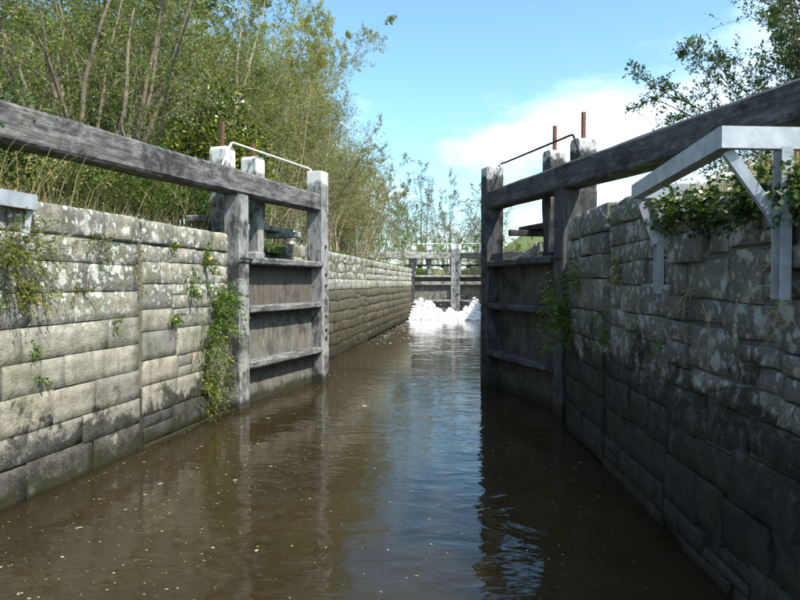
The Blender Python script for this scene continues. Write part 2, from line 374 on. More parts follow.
# ------------------------------------------------------------------ stone walls
def stone_geo(L, Hh, rng, world, rough=.012, bev=.014, depth=.16, cell=.085):
    nx = max(2, min(8, round(L/cell))); nz = max(2, min(4, round(Hh/cell)))
    us = [-L/2, -L/2+bev] + [lerp(-L/2+bev, L/2-bev, i/nx) for i in range(1, nx)] + [L/2-bev, L/2]
    zs = [-Hh/2, -Hh/2+bev] + [lerp(-Hh/2+bev, Hh/2-bev, i/nz) for i in range(1, nz)] + [Hh/2-bev, Hh/2]
    V = []; F = []
    A, B = len(us), len(zs)
    sk = [rng.uniform(-1, 1)*rough*.9 for _ in range(4)]
    for j, zz in enumerate(zs):
        for i, uu in enumerate(us):
            ed = (i in (0, A-1)) + (j in (0, B-1))
            wp = world + Vector((uu, zz*1.3, zz))
            d = noise.noise(wp*5.5)*rough*.8 + noise.noise(wp*14)*rough*.7 + abs(noise.noise(wp*9 + Vector((4, 4, 4))))*rough*.5 + sk[0]*uu/L + sk[1]*zz/Hh
            cu, cz = uu, zz
            if ed:
                d -= bev*(.9 if ed == 1 else 1.7)
                cu *= 1 - .012*rng.random() - (.02*bev/.014*.5 if ed == 2 else 0); cz *= 1 - .02*rng.random()
            cu += noise.noise(wp*4 + Vector((9, 0, 0)))*rough*.7; cz += noise.noise(wp*4 + Vector((0, 9, 0)))*rough*.7
            V.append((cu, -d, cz))
    for j in range(B-1):
        for i in range(A-1): F.append((j*A+i, j*A+i+1, (j+1)*A+i+1, (j+1)*A+i))
    ring = [i for i in range(A)] + [j*A+A-1 for j in range(1, B)] + [(B-1)*A+i for i in range(A-2, -1, -1)] + [j*A for j in range(B-2, 0, -1)]
    b = len(V)
    for k in ring: V.append((V[k][0], depth, V[k][2]))
    n = len(ring)
    for k in range(n): F.append((ring[k], b+k, b+(k+1) % n, ring[(k+1) % n]))
    return V, F                      # front faces local -y
def lay_course(rng, a, b, lo, hi):
    x = a; cuts = [a]
    while b - x > hi: 
        x += rng.uniform(lo, hi); cuts.append(x)
        if b - x < lo: cuts[-1] = b - (b-cuts[-2])/2 if len(cuts) > 1 else b; x = cuts[-1]; break
    if cuts[-1] < b - 1e-4: cuts.append(b)
    return cuts
def wall_segment(parent, P, side, s0, s1, courses, mat, rng, lo=.35, hi=.95, rough=.012, batter=0., gap=.007, name='stone', depthjit=.014, top=None, split=.12, bev=.014, wav=.025):
    wv = lambda c, y: 0 if c in (0, len(courses)-1) else noise.noise((y*.75 + side*31, c*5.3, 2.2))*wav*1.6
    """P(y) gives x of the face at world y. side -1: left wall (faces +x)."""
    for c in range(len(courses)-1):
        z0, z1 = courses[c], courses[c+1]
        cuts = lay_course(rng, s0, s1, lo, hi)
        for a, b in zip(cuts[:-1], cuts[1:]):
            yc = (a+b)/2; L = b-a-gap*2
            if top and z0 > top(yc) - .06: continue
            k0, k1 = z0 + wv(c, yc), z1 + wv(c+1, yc); subs = [(k0, k1)]
            if z1 - z0 > .24 and rng.random() < split and L < .6: mz = lerp(k0, k1, rng.uniform(.4, .6)); subs = [(k0, mz), (mz, k1)]
            for q0, q1 in subs:
                if top: q1 = min(q1, top(yc) + rng.uniform(-.04, .05))
                Hh = q1-q0-gap*2; zc = (q0+q1)/2
                if Hh < .05 or L < .05: continue
                x = P(yc) + side*batter*max(0, zc) + rng.uniform(-depthjit, depthjit)
                V, F = stone_geo(L, Hh, rng, Vector((x*3, yc, zc)), rough, bev)
                me = bpy.data.meshes.new(name); me.from_pydata(V, [], F); me.materials.append(mat)
                xs = [abs(v[0]) > L/2 - bev*1.01 - .004 for v in V]; zs_ = [abs(v[2]) > Hh/2 - bev*1.01 - .004 for v in V]; nf = sum(1 for f_ in F)
                me.polygons.foreach_set('use_smooth', [not (all(xs[i] for i in f_) or all(zs_[i] for i in f_)) for f_ in F])
                o = bpy.data.objects.new(name, me)
                ang = math.atan2(P(b)-P(a), b-a)           # wall bearing off +Y
                # local -y -> channel; local x along the wall
                o.location = (x, yc, zc); o.rotation_euler = (rng.uniform(-.012, .012), rng.uniform(-.008, .008), (PI/2 - ang) if side < 0 else (-PI/2 - ang))
                link(o, parent)
def wall_core(parent, P, side, s0, s1, z0, ztop, thick=.5, back=.03, batter=0., n=8, name='wall_core', mat=None):
    m = MB(); vv = []; ff = []
    for i in range(n+1):
        y = lerp(s0, s1, i/n); zt = ztop(y) if callable(ztop) else ztop
        x0 = P(y) + side*back; x1 = P(y) + side*thick
        vv += [(x0, y, z0), (x0 + side*batter*zt, y, zt), (x1, y, zt), (x1, y, z0)]
    for i in range(n):
        for k in range(3):
            q = (i*4+k, i*4+k+1, (i+1)*4+k+1, (i+1)*4+k); ff.append(q)
    ff += [(0, 1, 2, 3), (n*4+3, n*4+2, n*4+1, n*4)]
    m.poly(vv, ff)
    return m.build(name, mat or M['mortar'], parent)

rng = random.Random(11)
GROOVE = 6.5
lw = empty('approach_wall', (-3.8, 5, 0)); tag(lw, 'sunlit pale stone approach wall blotched with white lichen and small weeds', 'stone wall')
def inv(o): o.matrix_world = Matrix.Translation(o.location); return o
# children are placed in world coordinates: keep the parent's inverse
def reparent(root):
    mi = Matrix.Translation(root.location).inverted()
    for ch in root.children: ch.matrix_parent_inverse = mi
LC = [-.42, -.03, .30, .56, .86, 1.14, 1.43, 1.72, 1.98, 2.22]
wall_segment(lw, left_x, -1, -.5, GROOVE-.03, LC, M['stone_l'], rng, .5, 1.25, .006, gap=.0018, bev=.004, depthjit=.004, wav=.014)
LC2 = [-.42, .05, .34, .66, .95, 1.25, 1.50, 1.79, 2.03, 2.22]
wall_segment(lw, left_x, -1, GROOVE+.035, 8.62, LC2, M['stone_l'], rng, .32, .85, .007, gap=.0025, bev=.005, depthjit=.006, wav=.016)
cuts_rng = random.Random(5)
wall_segment(lw, lambda y: left_x(y)+.015, -1, -.5, GROOVE-.02, [2.225, 2.50], M['cope'], cuts_rng, .5, .85, .016, name='coping_stone', split=0, bev=.018, gap=.005)
wall_segment(lw, lambda y: left_x(y)+.015, -1, GROOVE+.02, 8.60, [2.225, 2.49], M['cope'], cuts_rng, .45, .7, .016, name='coping_stone', split=0, bev=.018, gap=.005)
wall_core(lw, left_x, -1, -8, 8.6, -.8, 2.44, .5, .020)
reparent(lw)

def r_top(y): return 2.60 if y > 6.5 else (2.56 if y > 5.1 else 2.30 + (y-3.2)*.05)
rw = empty('approach_wall', (1.6, 5, 0)); tag(rw, 'shaded dark gritstone approach wall, black with wet growth near the water', 'stone wall')
rng = random.Random(23)
RC2 = [-.42, .02, .33, .66, .92, 1.22, 1.5, 1.83, 2.08, 2.31]
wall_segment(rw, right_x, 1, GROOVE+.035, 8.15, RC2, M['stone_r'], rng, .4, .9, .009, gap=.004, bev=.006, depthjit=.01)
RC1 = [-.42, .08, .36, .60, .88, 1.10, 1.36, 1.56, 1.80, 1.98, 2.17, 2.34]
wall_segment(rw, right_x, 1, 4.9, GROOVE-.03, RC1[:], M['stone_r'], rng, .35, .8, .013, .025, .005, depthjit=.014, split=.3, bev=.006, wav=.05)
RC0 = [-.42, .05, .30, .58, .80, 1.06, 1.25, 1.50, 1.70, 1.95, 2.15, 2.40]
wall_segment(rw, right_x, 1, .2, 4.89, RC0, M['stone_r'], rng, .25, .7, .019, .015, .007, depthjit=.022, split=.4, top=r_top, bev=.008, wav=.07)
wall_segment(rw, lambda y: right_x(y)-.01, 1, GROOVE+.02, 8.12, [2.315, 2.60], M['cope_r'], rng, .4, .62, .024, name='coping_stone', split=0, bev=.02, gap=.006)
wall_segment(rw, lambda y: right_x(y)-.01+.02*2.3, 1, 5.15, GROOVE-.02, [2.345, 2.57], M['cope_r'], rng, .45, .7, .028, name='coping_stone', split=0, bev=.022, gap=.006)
wall_core(rw, right_x, 1, -8, 8.1, -.8, lambda y: r_top(y)-.08, .55, .028, .018, 30)
reparent(rw)

# quoin pieces and gate recesses, chamber walls
def chamber(side, label, y0, y1, detail):
    P = left_x if side < 0 else right_x
    root = empty('chamber_wall', (P(20), 20, 0)); tag(root, label, 'stone wall')
    rg = random.Random(40 + side)
    lo_c = [-.4, 0, .28, .55, .82, 1.09, 1.36, 1.62]
    hi_c = [1.62, 1.90, 2.10, 2.32, 2.56]
    def bulk(name, s0, s1, courses, mat, lo, hi, rough):
        m = MB()
        for c in range(len(courses)-1):
            z0, z1 = courses[c], courses[c+1]; cuts = lay_course(rg, s0, s1, lo, hi)
            for a, b in zip(cuts[:-1], cuts[1:]):
                yc = (a+b)/2; zc = (z0+z1)/2; x = P(yc) + rg.uniform(-1, 1)*rough
                V, F = stone_geo(b-a-.02, z1-z0-.02, rg, Vector((x, yc, zc)), rough, .014, .12, .3)
                m.poly([(x + (-vy if side < 0 else vy)*1.0, yc + (vx if side < 0 else -vx), zc + vz) for vx, vy, vz in V], F)
        return tag(m.build(name, mat, root, smooth=True), kind='stuff')
    if detail:
        wall_segment(root, P, side, y0, 20, lo_c, M['cham_lo_obj'], rg, .3, .95, .014, name='stone', split=.2, depthjit=.010, gap=.005, bev=.008, wav=.05)
        wall_segment(root, P, side, y0, 20, hi_c[:2], M['cham_hi_obj'], rg, .6, 1.2, .008, name='stone', split=0)
        wall_segment(root, lambda y: P(y)-.02, side, y0, 20, hi_c[1:], M['cham_hi_obj'], rg, .22, .5, .022, name='stone', split=.12, depthjit=.010, gap=.006, bev=.01, wav=.045)
        ys0 = 20
    else: ys0 = y0
    bulk('far_stonework', ys0+.01, y1, lo_c, M['cham_lo'], .4, .85, .012)
    bulk('far_stonework', ys0+.01, y1, hi_c[:2], M['cham_hi'], .6, 1.2, .008)
    bulk('far_stonework', ys0+.01, y1, hi_c[1:], M['cham_hi'], .22, .5, .022)
    wall_core(root, P, side, y0+.02, y1+1.2, -.8, 2.5, .55, .022)
    # recess behind the open gate
    wall_core(root, lambda y: P(y) + side*.42, side, 8.63 if side < 0 else 8.16, y0+.015, -.8, 2.46, .5, .0, name='gate_recess', mat=M['mortar'], n=2)
    reparent(root)
    return root
M['cham_lo_obj'] = stone_mat('wet_chamber_stone_near', (.05, .040, .020), (.09, .073, .039), lichen=.1, stain_z=(1.7, .2), stain_t=.53, stain=(.05, .042, .022), moss=.85, algae_z=.25, seed=8.2)
M['cham_hi_obj'] = stone_mat('dry_chamber_stone_near', (.27, .25, .20), (.38, .36, .29), lichen=.8, lich_z=(1.5, 1.9), stain_z=(.1, 0), moss=.55, algae_z=-1, seed=3.1)
chamber(-1, 'long sunlit lock chamber wall, dark wet stone below pale rubble courses', 12.0, 33.2, True)
chamber(1, 'shaded lock chamber wall running behind the dark open gate', 11.9, 33.2, False)

# ------------------------------------------------------------------ lock gates
def lock_gate(label, toe, heel, sgn, beam_end, mats, upper=False, rails=(2.07, 1.36, .55), seed=0, handrail_mat='white', gear=True, rod_h=(4.17, 4.17)):
    rg = random.Random(seed)
    ux, uy = heel[0]-toe[0], heel[1]-toe[1]; L = math.hypot(ux, uy)
    root = empty('lock_gate', (toe[0], toe[1], 0), math.atan2(uy, ux)); tag(root, label, 'lock gate')
    f = lambda y: y*sgn                              # + is the face on the channel side
    def box(name, mat, x0, x1, y0, y1, z0, z1, parent=root, c=.014, jit=.004):
        a, b = sorted((f(y0), f(y1))); o = MB().box(x0, x1, a, b, z0, z1, c, jit, rg).build(name, M[mat], parent); return o
    tp = box('toe_post', mats['post'], -.02, .25, -.15, .16, -.7, 3.80)
    box('heel_post', mats['heel'], L-.12, L+.13, -.12, .14, -.7, 3.066)
    # balance beam: slightly tapering squared log
    m = MB(); prof = []; n = 14; vv = []; ff = []
    x0, x1 = .253, beam_end
    for i in range(n+1):
        x = lerp(x0, x1, i/n); k = i/n; hh = lerp(.155, .185, k); hw = lerp(.14, .19, k); zc = 3.225 + .003*math.sin(i*1.7); yo = .004*math.sin(i*2.3)
        c = .03
        for (yy, zz) in ((-hw+c, -hh), (hw-c, -hh), (hw, -hh+c), (hw, hh-c), (hw-c, hh), (-hw+c, hh), (-hw, hh-c), (-hw, -hh+c)):
            vv.append((x, yy + yo + rg.uniform(-.004, .004), zc + zz + rg.uniform(-.005, .005)))
    for i in range(n):
        for k in range(8): ff.append((i*8+k, (i+1)*8+k, (i+1)*8+(k+1) % 8, i*8+(k+1) % 8))
    ff += [tuple(range(8)), tuple(n*8+k for k in range(7, -1, -1))]
    m.poly(vv, ff).build('balance_beam', M[mats['beam']], root)
    for i, z in enumerate(rails): 
        box('rail', mats['rail'], .252, L-.123, -.05, .17 if i else .19, z, z+(.17 if upper and i == 1 else .105), c=.02)
    box('rail', mats['rail'], .252, L-.123, -.05, .15, -.55, -.42)
    npl = 10; x0 = .255; x1 = L-.125
    for i in range(npl):
        a = lerp(x0, x1, i/npl); b = lerp(x0, x1, (i+1)/npl)
        box('plank', mats['plank'], a+.002, b-.002, -.11, -.052 + rg.uniform(-.004, .004), -.65, rails[0]+.09, c=.005, jit=.002)
    # paddle posts behind the beam
    for k, (xa, xb) in enumerate(((L-.27, L-.02), (L-1.08, L-.83))):
        mid = (xa+xb)/2
        prof = [(xa+.04, 2.16), (xb-.04, 2.16), (xb-.04, 2.62), (xb-.01, 2.74), (xb+.015, 2.95), (xb+.015, 3.05), (xb, 3.10), (xb, 3.74), (xb-.04, 3.79), (xa+.04, 3.79), (xa, 3.74), (xa, 3.10), (xa-.015, 3.05), (xa-.015, 2.95), (xa+.01, 2.74), (xa+.04, 2.62)]
        a, b = sorted((f(-.46), f(-.19)))
        p = MB().prism(prof, a, b); 
        pp = p.build('paddle_post', M[mats['post']], root)
        MB().box(mid-.03, mid+.03, *sorted((f(-.175), f(-.125))), 3.36, 3.41, .004).build('clamp', M['iron'], pp)
        if gear:
            MB().box(mid-.024, mid+.024, *sorted((f(-.35), f(-.30))), 3.70, rod_h[k], .004).build('paddle_rack', M['rust'], root)
            gx = xa-.06
            MB().tube([(gx-.03, f(-.33), 3.52), (gx+.075, f(-.33), 3.52)], .085, 14).build('gear_wheel', M['iron'], root)
            MB().tube([(gx-.02, f(-.33), 3.66), (gx+.07, f(-.33), 3.66)], .05, 12).build('gear_wheel', M['iron'], root)
        box('paddle_foot', mats['heel'], xa+.0, xb-.0, -.47, -.18, 2.10, 2.30, c=.03)
    box('walkway', mats['heel'], .1, L+.1, -.80, -.50, 2.70, 2.79)
    for x in (.5, L-.55): box('walkway_bracket', mats['heel'], x, x+.09, -.80, -.12, 2.59, 2.697)
    hx = L-.16
    MB().tube([(L+.22, f(-.12), 3.37), (L-.10, f(-.14), 3.83), (L-.14, f(-.14), 3.845), (.40, f(-.14), 3.86), (.22, f(-.12), 3.86), (.17, f(-.10), 3.84), (.16, f(-.08), 3.70)], .017, 8).build('handrail', M[handrail_mat], root, smooth=True)
    for z in (.95, 1.2, 1.75, 1.95, .8, 2.45):
        MB().tube([(.12, f(.155), z), (.12, f(.18), z)], .03, 8).build('bolt', M['iron'], root)
    # iron strap on the heel
    box('strap', 'iron', L-.5, L+.17, .175, .187, 2.13, 2.16, c=.003, jit=0)
    return root
base = dict(post='post', heel='post2', beam='beam', rail='rail', plank='plank')
lock_gate('worn sunlit open lock gate with white handrail against the lichened wall', (-2.86, 11.45), (-3.45, 8.86), 1, 8.6, dict(base, heel='post'), seed=1, rod_h=(4.16, 4.02))
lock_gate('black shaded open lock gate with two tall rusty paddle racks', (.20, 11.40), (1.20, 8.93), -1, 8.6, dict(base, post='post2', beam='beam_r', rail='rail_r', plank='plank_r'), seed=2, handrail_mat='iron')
ub = dict(post='post', heel='post2', beam='upper_pale', rail='upper_pale', plank='plank')
lock_gate('closed far lock gate leaf with long pale balance beam over the grass', (-1.20, 33.75), (-3.42, 33.15), 1, 6.4, ub, upper=True, rails=(2.10, 1.70, .82), seed=3, gear=False)
lock_gate('closed far lock gate leaf partly hidden behind the black gate', (-1.15, 33.75), (1.06, 33.15), -1, 6.4, dict(ub, beam='beam_r'), upper=True, rails=(2.10, 1.70, .82), seed=4, gear=False)

# ------------------------------------------------------------------ galvanised landing frames
def landing(name, label, outer_far, outer_near, wall_far, wall_near, z0, z1, inland, drop, side):
    """a cantilevered steel frame: outer rail parallel to the wall, arms over the coping, braces and wall posts"""
    root = empty(name, (wall_far[0], wall_far[1], 0)); tag(root, label, 'landing frame')
    def bar(pn, p, q, w_=.05, hgt=None, upv=Vector((0, 0, 1))):
        p, q = Vector(p), Vector(q); t = (q-p).normalized(); a = t.cross(upv).normalized(); b = a.cross(t).normalized(); hgt = hgt or w_
        vv = [e + a*sx*w_/2 + b*sz*hgt/2 for e in (p, q) for sx, sz in ((-1, -1), (1, -1), (1, 1), (-1, 1))]
        o = MB().poly(vv, [(0, 3, 2, 1), (4, 5, 6, 7), (0, 1, 5, 4), (1, 2, 6, 5), (2, 3, 7, 6), (3, 0, 4, 7)]).build(pn, M['galv'], root); return o
    zc = (z0+z1)/2; hh = z1-z0
    of, on = Vector((*outer_far, zc)), Vector((*outer_near, zc))
    d = (on-of).normalized()
    bar('outer_rail', of, on, .05, hh)
    bar('rail_flange', of + Vector((side*.04, 0, -hh/2+.006)), on + Vector((side*.04, 0, -hh/2+.006)), .05, .008)
    bar('arm', on + Vector((-side*.024, -.028, 0)), on + Vector((side*inland, inland*.2 - .028, 0)), .05, hh)
    bar('arm', of + Vector((-side*.024, .028, 0)), of + Vector((side*inland, .028, 0)), .05, hh)
    for (o_, w_) in ((of, wall_far), (on, wall_near)):
        wv = Vector((*w_, 0)); y = o_.y
        # channel post: web plus two flanges
        for dy_ in (-.045, .045): bar('post_flange', (wv.x - side*.03, wv.y + dy_, drop), (wv.x - side*.03, wv.y + dy_, z0), .05, .008, Vector((0, 1, 0)))
        bar('post', (wv.x - side*.008, wv.y, drop), (wv.x - side*.008, wv.y, z0), .01, .088, Vector((0, 1, 0)))
        for zz in (drop+.08, lerp(drop, z0, .5), z0-.12): MB().tube([(wv.x - side*.012, wv.y, zz), (wv.x - side*.034, wv.y, zz)], .014, 6).build('bolt', M['iron'], root)
        bar('brace', (o_.x + side*.03, y + .02, z0 - .005), (wv.x - side*.05, wv.y, lerp(drop, z0, .52)), .045, .05)
    mi = Matrix.Translation(root.location).inverted()
    for ch in root.children: ch.matrix_parent_inverse = mi
landing('landing_frame', 'bright galvanised steel landing frame braced off the dark wall', (1.20, 5.10), (1.18, 3.31), (1.40, 5.10), (1.49, 3.31), 2.45, 2.555, .9, 1.72, 1)
landing('landing_frame', 'end of pale steel landing rail beside the lichened coping', (-3.64, 4.86), (-3.715, 3.2), (-3.745, 4.86), (-3.84, 3.2), 2.40, 2.525, .3, 1.95, -1)

# ------------------------------------------------------------------ vegetation tools
def leaf_quads(P, D, size, rs, aspect=.5, jitter=.35, droop=0.):
    """rhombic leaves at P pointing along D"""
    n = len(P)
    D = D + rs.normal(0, jitter, (n, 3)); D[:, 2] -= droop; D /= np.linalg.norm(D, axis=1, keepdims=True) + 1e-9
    R = rs.normal(0, 1, (n, 3)); S = np.cross(D, R); S /= np.linalg.norm(S, axis=1, keepdims=True) + 1e-9
    Nn = np.cross(D, S)
    s = (size*rs.uniform(.6, 1.3, n))[:, None]
    V = np.stack([P, P + D*s*.5 + S*s*aspect*.5 + Nn*s*.08, P + D*s, P + D*s*.5 - S*s*aspect*.5 + Nn*s*.08], 1).reshape(-1, 3)
    F = np.arange(4*n).reshape(-1, 4)
    return V, F
def tubes_np(paths, sides=4):
    Vs = []; Fs = []; base_ = 0
    for pts, r0, r1 in paths:
        if r0 < .009: pts = pts[[0, 2, -1]] if len(pts) > 4 else pts[[0, -1]]      # hair-thin twigs need few joints
        m_ = len(pts); T = np.gradient(pts, axis=0); T /= np.linalg.norm(T, axis=1, keepdims=True) + 1e-9
        ref = np.array([0., 0, 1.]) if abs(T[0, 2]) < .9 else np.array([1., 0, 0])
        A = np.cross(T, ref); A /= np.linalg.norm(A, axis=1, keepdims=True) + 1e-9; B = np.cross(T, A)
        k = sides if r0 > .012 else 3
        an = np.arange(k)*2*PI/k; r = np.linspace(r0, r1, m_)[:, None, None]
        V = pts[:, None, :] + r*(A[:, None, :]*np.cos(an)[None, :, None] + B[:, None, :]*np.sin(an)[None, :, None])
        Vs.append(V.reshape(-1, 3)); i, j = np.meshgrid(np.arange(m_-1), np.arange(k), indexing='ij'); j2 = (j+1) % k
        Fs.append((np.stack([i*k+j, i*k+j2, (i+1)*k+j2, (i+1)*k+j], -1)).reshape(-1, 4) + base_); base_ += m_*k
    return np.concatenate(Vs), np.concatenate(Fs)
def branch_path(rs, p, d, length, steps, wander, trop):
    pts = [p]; d = d/np.linalg.norm(d)
    for i in range(steps):
        d = d + rs.normal(0, wander, 3) + np.array(trop)/steps; d /= np.linalg.norm(d)
        p = p + d*length/steps; pts.append(p)
    return np.array(pts)
def tree(name, label, base_, height, stems, spread, lean=(0, 0), leaf='l_mid', bark='bark', leaf_size=.06, leaves=12, c1=9, c2=7, c3=0, r0=.05, seed=0, group=None, cat='tree',
         trop=.25, wander=.12, ratio=.5, base_r=.25, first=.25, aspect=.5, droop=0., angle=.9, leaf2=None, leaf2_frac=0., twig_r=.004, stemvar=.35):
    rs = np.random.RandomState(seed)
    root = empty(name, base_); tag(root, label, cat, group)
    trunk = []; twigs = []; tips = []
    for s in range(stems):
        a = rs.uniform(0, 2*PI) if stems > 1 else 0; sp = spread*math.sqrt(rs.uniform(.02, 1)) if stems > 1 else 0
        d = np.array([math.cos(a)*sp + lean[0], math.sin(a)*sp + lean[1], 1.])
        p = np.array([math.cos(a)*base_r*rs.uniform(.2, 1), math.sin(a)*base_r*rs.uniform(.2, 1), -.15]) if stems > 1 else np.array([0, 0, -.15])
        Ls = height*rs.uniform(1-stemvar, 1.05)*math.sqrt(1+sp*sp*.5)
        st = branch_path(rs, p, d, Ls, 9, wander*.6, (lean[0]*.3, lean[1]*.3, trop)); rr = r0*rs.uniform(.6, 1.15)
        trunk.append((st, rr, rr*.15))
        for i in range(c1):
            t_ = first + (1-first)*((i+rs.rand())/c1); k = t_*9; i0 = min(int(k), 8); q = st[i0] + (st[i0+1]-st[i0])*(k-i0); td = st[i0+1]-st[i0]; td /= np.linalg.norm(td)
            dd = td + rs.normal(0, angle, 3); Lb = Ls*ratio*(1.08-t_)*rs.uniform(.5, 1.2) + .12
            b1 = branch_path(rs, q, dd, Lb, 6, wander, (0, 0, trop)); r1 = max(twig_r*1.6, rr*.4*(1.1-t_)); twigs.append((b1, r1, twig_r))
            for j in range(c2):
                k2 = (.15 + .85*(j+rs.rand())/c2)*6; j0 = min(int(k2), 5); q2 = b1[j0] + (b1[j0+1]-b1[j0])*(k2-j0); t2 = b1[j0+1]-b1[j0]; t2 /= np.linalg.norm(t2)
                L2 = max(.1, Lb*.42*rs.uniform(.5, 1.2)); b2 = branch_path(rs, q2, t2 + rs.normal(0, .65, 3), L2, 4, wander, (0, 0, trop*.6)); twigs.append((b2, twig_r, twig_r*.5))
                tips.append(b2)
                for _ in range(c3):
                    q3 = b2[rs.randint(1, 5)]; b3 = branch_path(rs, q3, (b2[-1]-b2[0])/L2 + rs.normal(0, .7, 3), L2*.6, 3, wander, (0, 0, trop*.4)); twigs.append((b3, twig_r*.6, twig_r*.4)); tips.append(b3)
    V, F = tubes_np(trunk, 7); np_mesh('trunk', V, F, M[bark], root, True)
    V, F = tubes_np(twigs, 4); np_mesh('branches', V, F, M[bark], root, True)
    if leaves:
        P = []; D = []
        for b in tips:
            n_ = rs.poisson(leaves)
            if n_ == 0: continue
            k = rs.uniform(.1, 1, n_)*(len(b)-1); i0 = np.minimum(k.astype(int), len(b)-2)
            P.append(b[i0] + (b[i0+1]-b[i0])*(k-i0)[:, None]); D.append((b[i0+1]-b[i0])/np.linalg.norm(b[1]-b[0]))
        P = np.concatenate(P); D = np.concatenate(D); P = P + rs.normal(0, leaf_size*.35, P.shape)
        V, F = leaf_quads(P, D, leaf_size, rs, aspect, .8, droop)
        mi = None; mm = [M[leaf]]
        if leaf2: mm.append(M[leaf2]); mi = (rs.rand(len(F)) < leaf2_frac).astype(int)
        np_mesh('crown', V, F, mm, root, mat_idx=mi)
    return root
def bush(name, label, base_, size, n, leaf='l_dark', leaf_size=.07, seed=0, cat='bush', group=None, clumps=26, aspect=.6, bark='bark_dark', leaf2=None, leaf2_frac=0., droop=.15, stems=7, fill=.0):
    """leafy bush: leaf sprays round many small clump centres on a lumpy shell, carried by stems"""
    rs = np.random.RandomState(seed); root = empty(name, base_); tag(root, label, cat, group); sx, sy, sz = size
    ctr = []
    for i in range(clumps):
        d = rs.normal(0, 1, 3); d[2] = abs(d[2])*.9 - .15; d /= np.linalg.norm(d)
        r = rs.uniform(.45, 1.02); ctr.append(np.array([d[0]*sx*r, d[1]*sy*r, sz*.42 + d[2]*sz*.58*r]))
    paths = []
    for i in range(clumps):
        b0 = rs.normal(0, .12, 3)*np.array([sx, sy, 0]); b0[2] = -.15; t_ = np.linspace(0, 1, 6)[:, None]
        c = ctr[i]; mid = np.array([c[0]*.35, c[1]*.35, c[2]*.6]); pts = (1-t_)**2*b0 + 2*t_*(1-t_)*mid + t_**2*c
        paths.append((pts + rs.normal(0, .012, pts.shape), .016 if i % 3 else .028, .004))
    V, F = tubes_np(paths, 5); np_mesh('stems', V, F, M[bark], root, True)
    per = rs.multinomial(n, np.ones(clumps)/clumps); P = []; D = []
    for c, k in zip(ctr, per):
        rad = rs.uniform(.22, .42)*(sx*sy*sz)**(1/3)
        g_ = rs.normal(0, 1, (k, 3)); g_ /= np.linalg.norm(g_, axis=1, keepdims=True); rr = rad*rs.uniform(.15, 1, k)**.6
        q = c + g_*rr[:, None]*np.array([1, 1, .75]); P.append(q); D.append(g_*.8 + (q-np.array([0, 0, sz*.3]))/sz)
    P = np.concatenate(P); D = np.concatenate(D); P[:, 2] = np.maximum(P[:, 2], .0)
    V, F = leaf_quads(P, D, leaf_size, rs, aspect, .5, droop); mi = None; mm = [M[leaf]]
    if leaf2: mm.append(M[leaf2]); mi = (rs.rand(len(F)) < leaf2_frac).astype(int)
    np_mesh('foliage', V, F, mm, root, mat_idx=mi)
    return root
def L_at(y, off): return (left_x(y) - off, y, gz(left_x(y)-off, y, -1))
def R_at(y, off): return (right_x(y) + off, y, gz(right_x(y)+off, y, 1))

# ------------------------------------------------------------------ trees on the left bank
GT = 'trees and shrubs along the sunlit bank'
def bank_tree(name, label, base_, height, stems, spread, seed, leaf, leaf2, frac, size, leaves=7, c1=11, c2=7, c3=2, lean=(0, 0), bark='bark_pale', r0=.035, base_r=.7, first=.12, ratio=.42, trop=.12, aspect=.5, twig_r=.0032, angle=.9, group=GT):
    return tree(name, label, base_, height, stems, spread, lean, leaf, bark, size, leaves, c1, c2, c3, r0, seed, group, 'tree', trop, .17, ratio, base_r, first, aspect, 0., angle, leaf2, frac, twig_r)
bank_tree('multi_stem_shrub', 'tall hawthorn with a fan of bare brown stems behind the sunlit balance beam', (-5.75, 8.9, 2.5), 5.0, 26, .42, 3, 'l_mid', 'l_sage', .5, .045, 7, 10, 6, 2, bark='bark', base_r=.6, first=.3, ratio=.34, twig_r=.0028, r0=.055)
bank_tree('multi_stem_shrub', 'leafy thicket shrub rising behind the fan of bare stems', (-9.0, 12.6, 2.8), 8.0, 13, .45, 8, 'l_sage', 'l_mid', .6, .07, 10, 13, 8, 2, bark='bark', r0=.05)
bank_tree('multi_stem_shrub', 'dense green shrub filling the hedge next to the leafy thicket', (-11.0, 10.5, 2.8), 7.4, 12, .5, 9, 'l_mid', 'l_fresh', .3, .07, 7, 12, 8, 2, bark='bark', r0=.05)
bank_tree('multi_stem_shrub', 'mixed green shrub between the bare stems and the variegated evergreen', (-7.2, 12.0, 2.8), 5.6, 14, .42, 10, 'l_mid', 'l_sage', .5, .055, 7, 11, 7, 2, bark='bark')
bush('holly_bush', 'dark evergreen bush with yellow variegated leaves above the balance beam', (-5.0, 11.5, 2.5), (1.0, .9, 2.9), 15000, 'l_holly', .075, 5, group=GT, clumps=50, leaf2='l_dark', leaf2_frac=.38)
bank_tree('ash_sapling', 'loose grey-green sapling behind the variegated evergreen', (-7.4, 15.6, 2.8), 8.8, 13, .36, 12, 'l_sage', 'l_fresh', .3, .06, 11, 14, 8, 2, r0=.045)
bank_tree('ash_sapling', 'tall mottled sapling rising out of the thick of the hedge', (-10.2, 18.0, 2.8), 10.0, 9, .4, 13, 'l_sage', 'l_mid', .5, .085, 11, 14, 8, 2, r0=.06)
bank_tree('willow_tree', 'tall yellow-green willow topping the hedge against blue sky', (-7.6, 23.5, 2.8), 11.4, 15, .3, 15, 'l_willow', 'l_sage', .3, .08, 13, 16, 8, 2, r0=.06, aspect=.3, trop=.3, ratio=.36)
bank_tree('ash_sapling', 'olive grey sapling between willow and variegated evergreen', (-8.1, 20.0, 2.8), 9.6, 15, .42, 16, 'l_sage', 'l_pink', .2, .066, 12, 13, 8, 2)
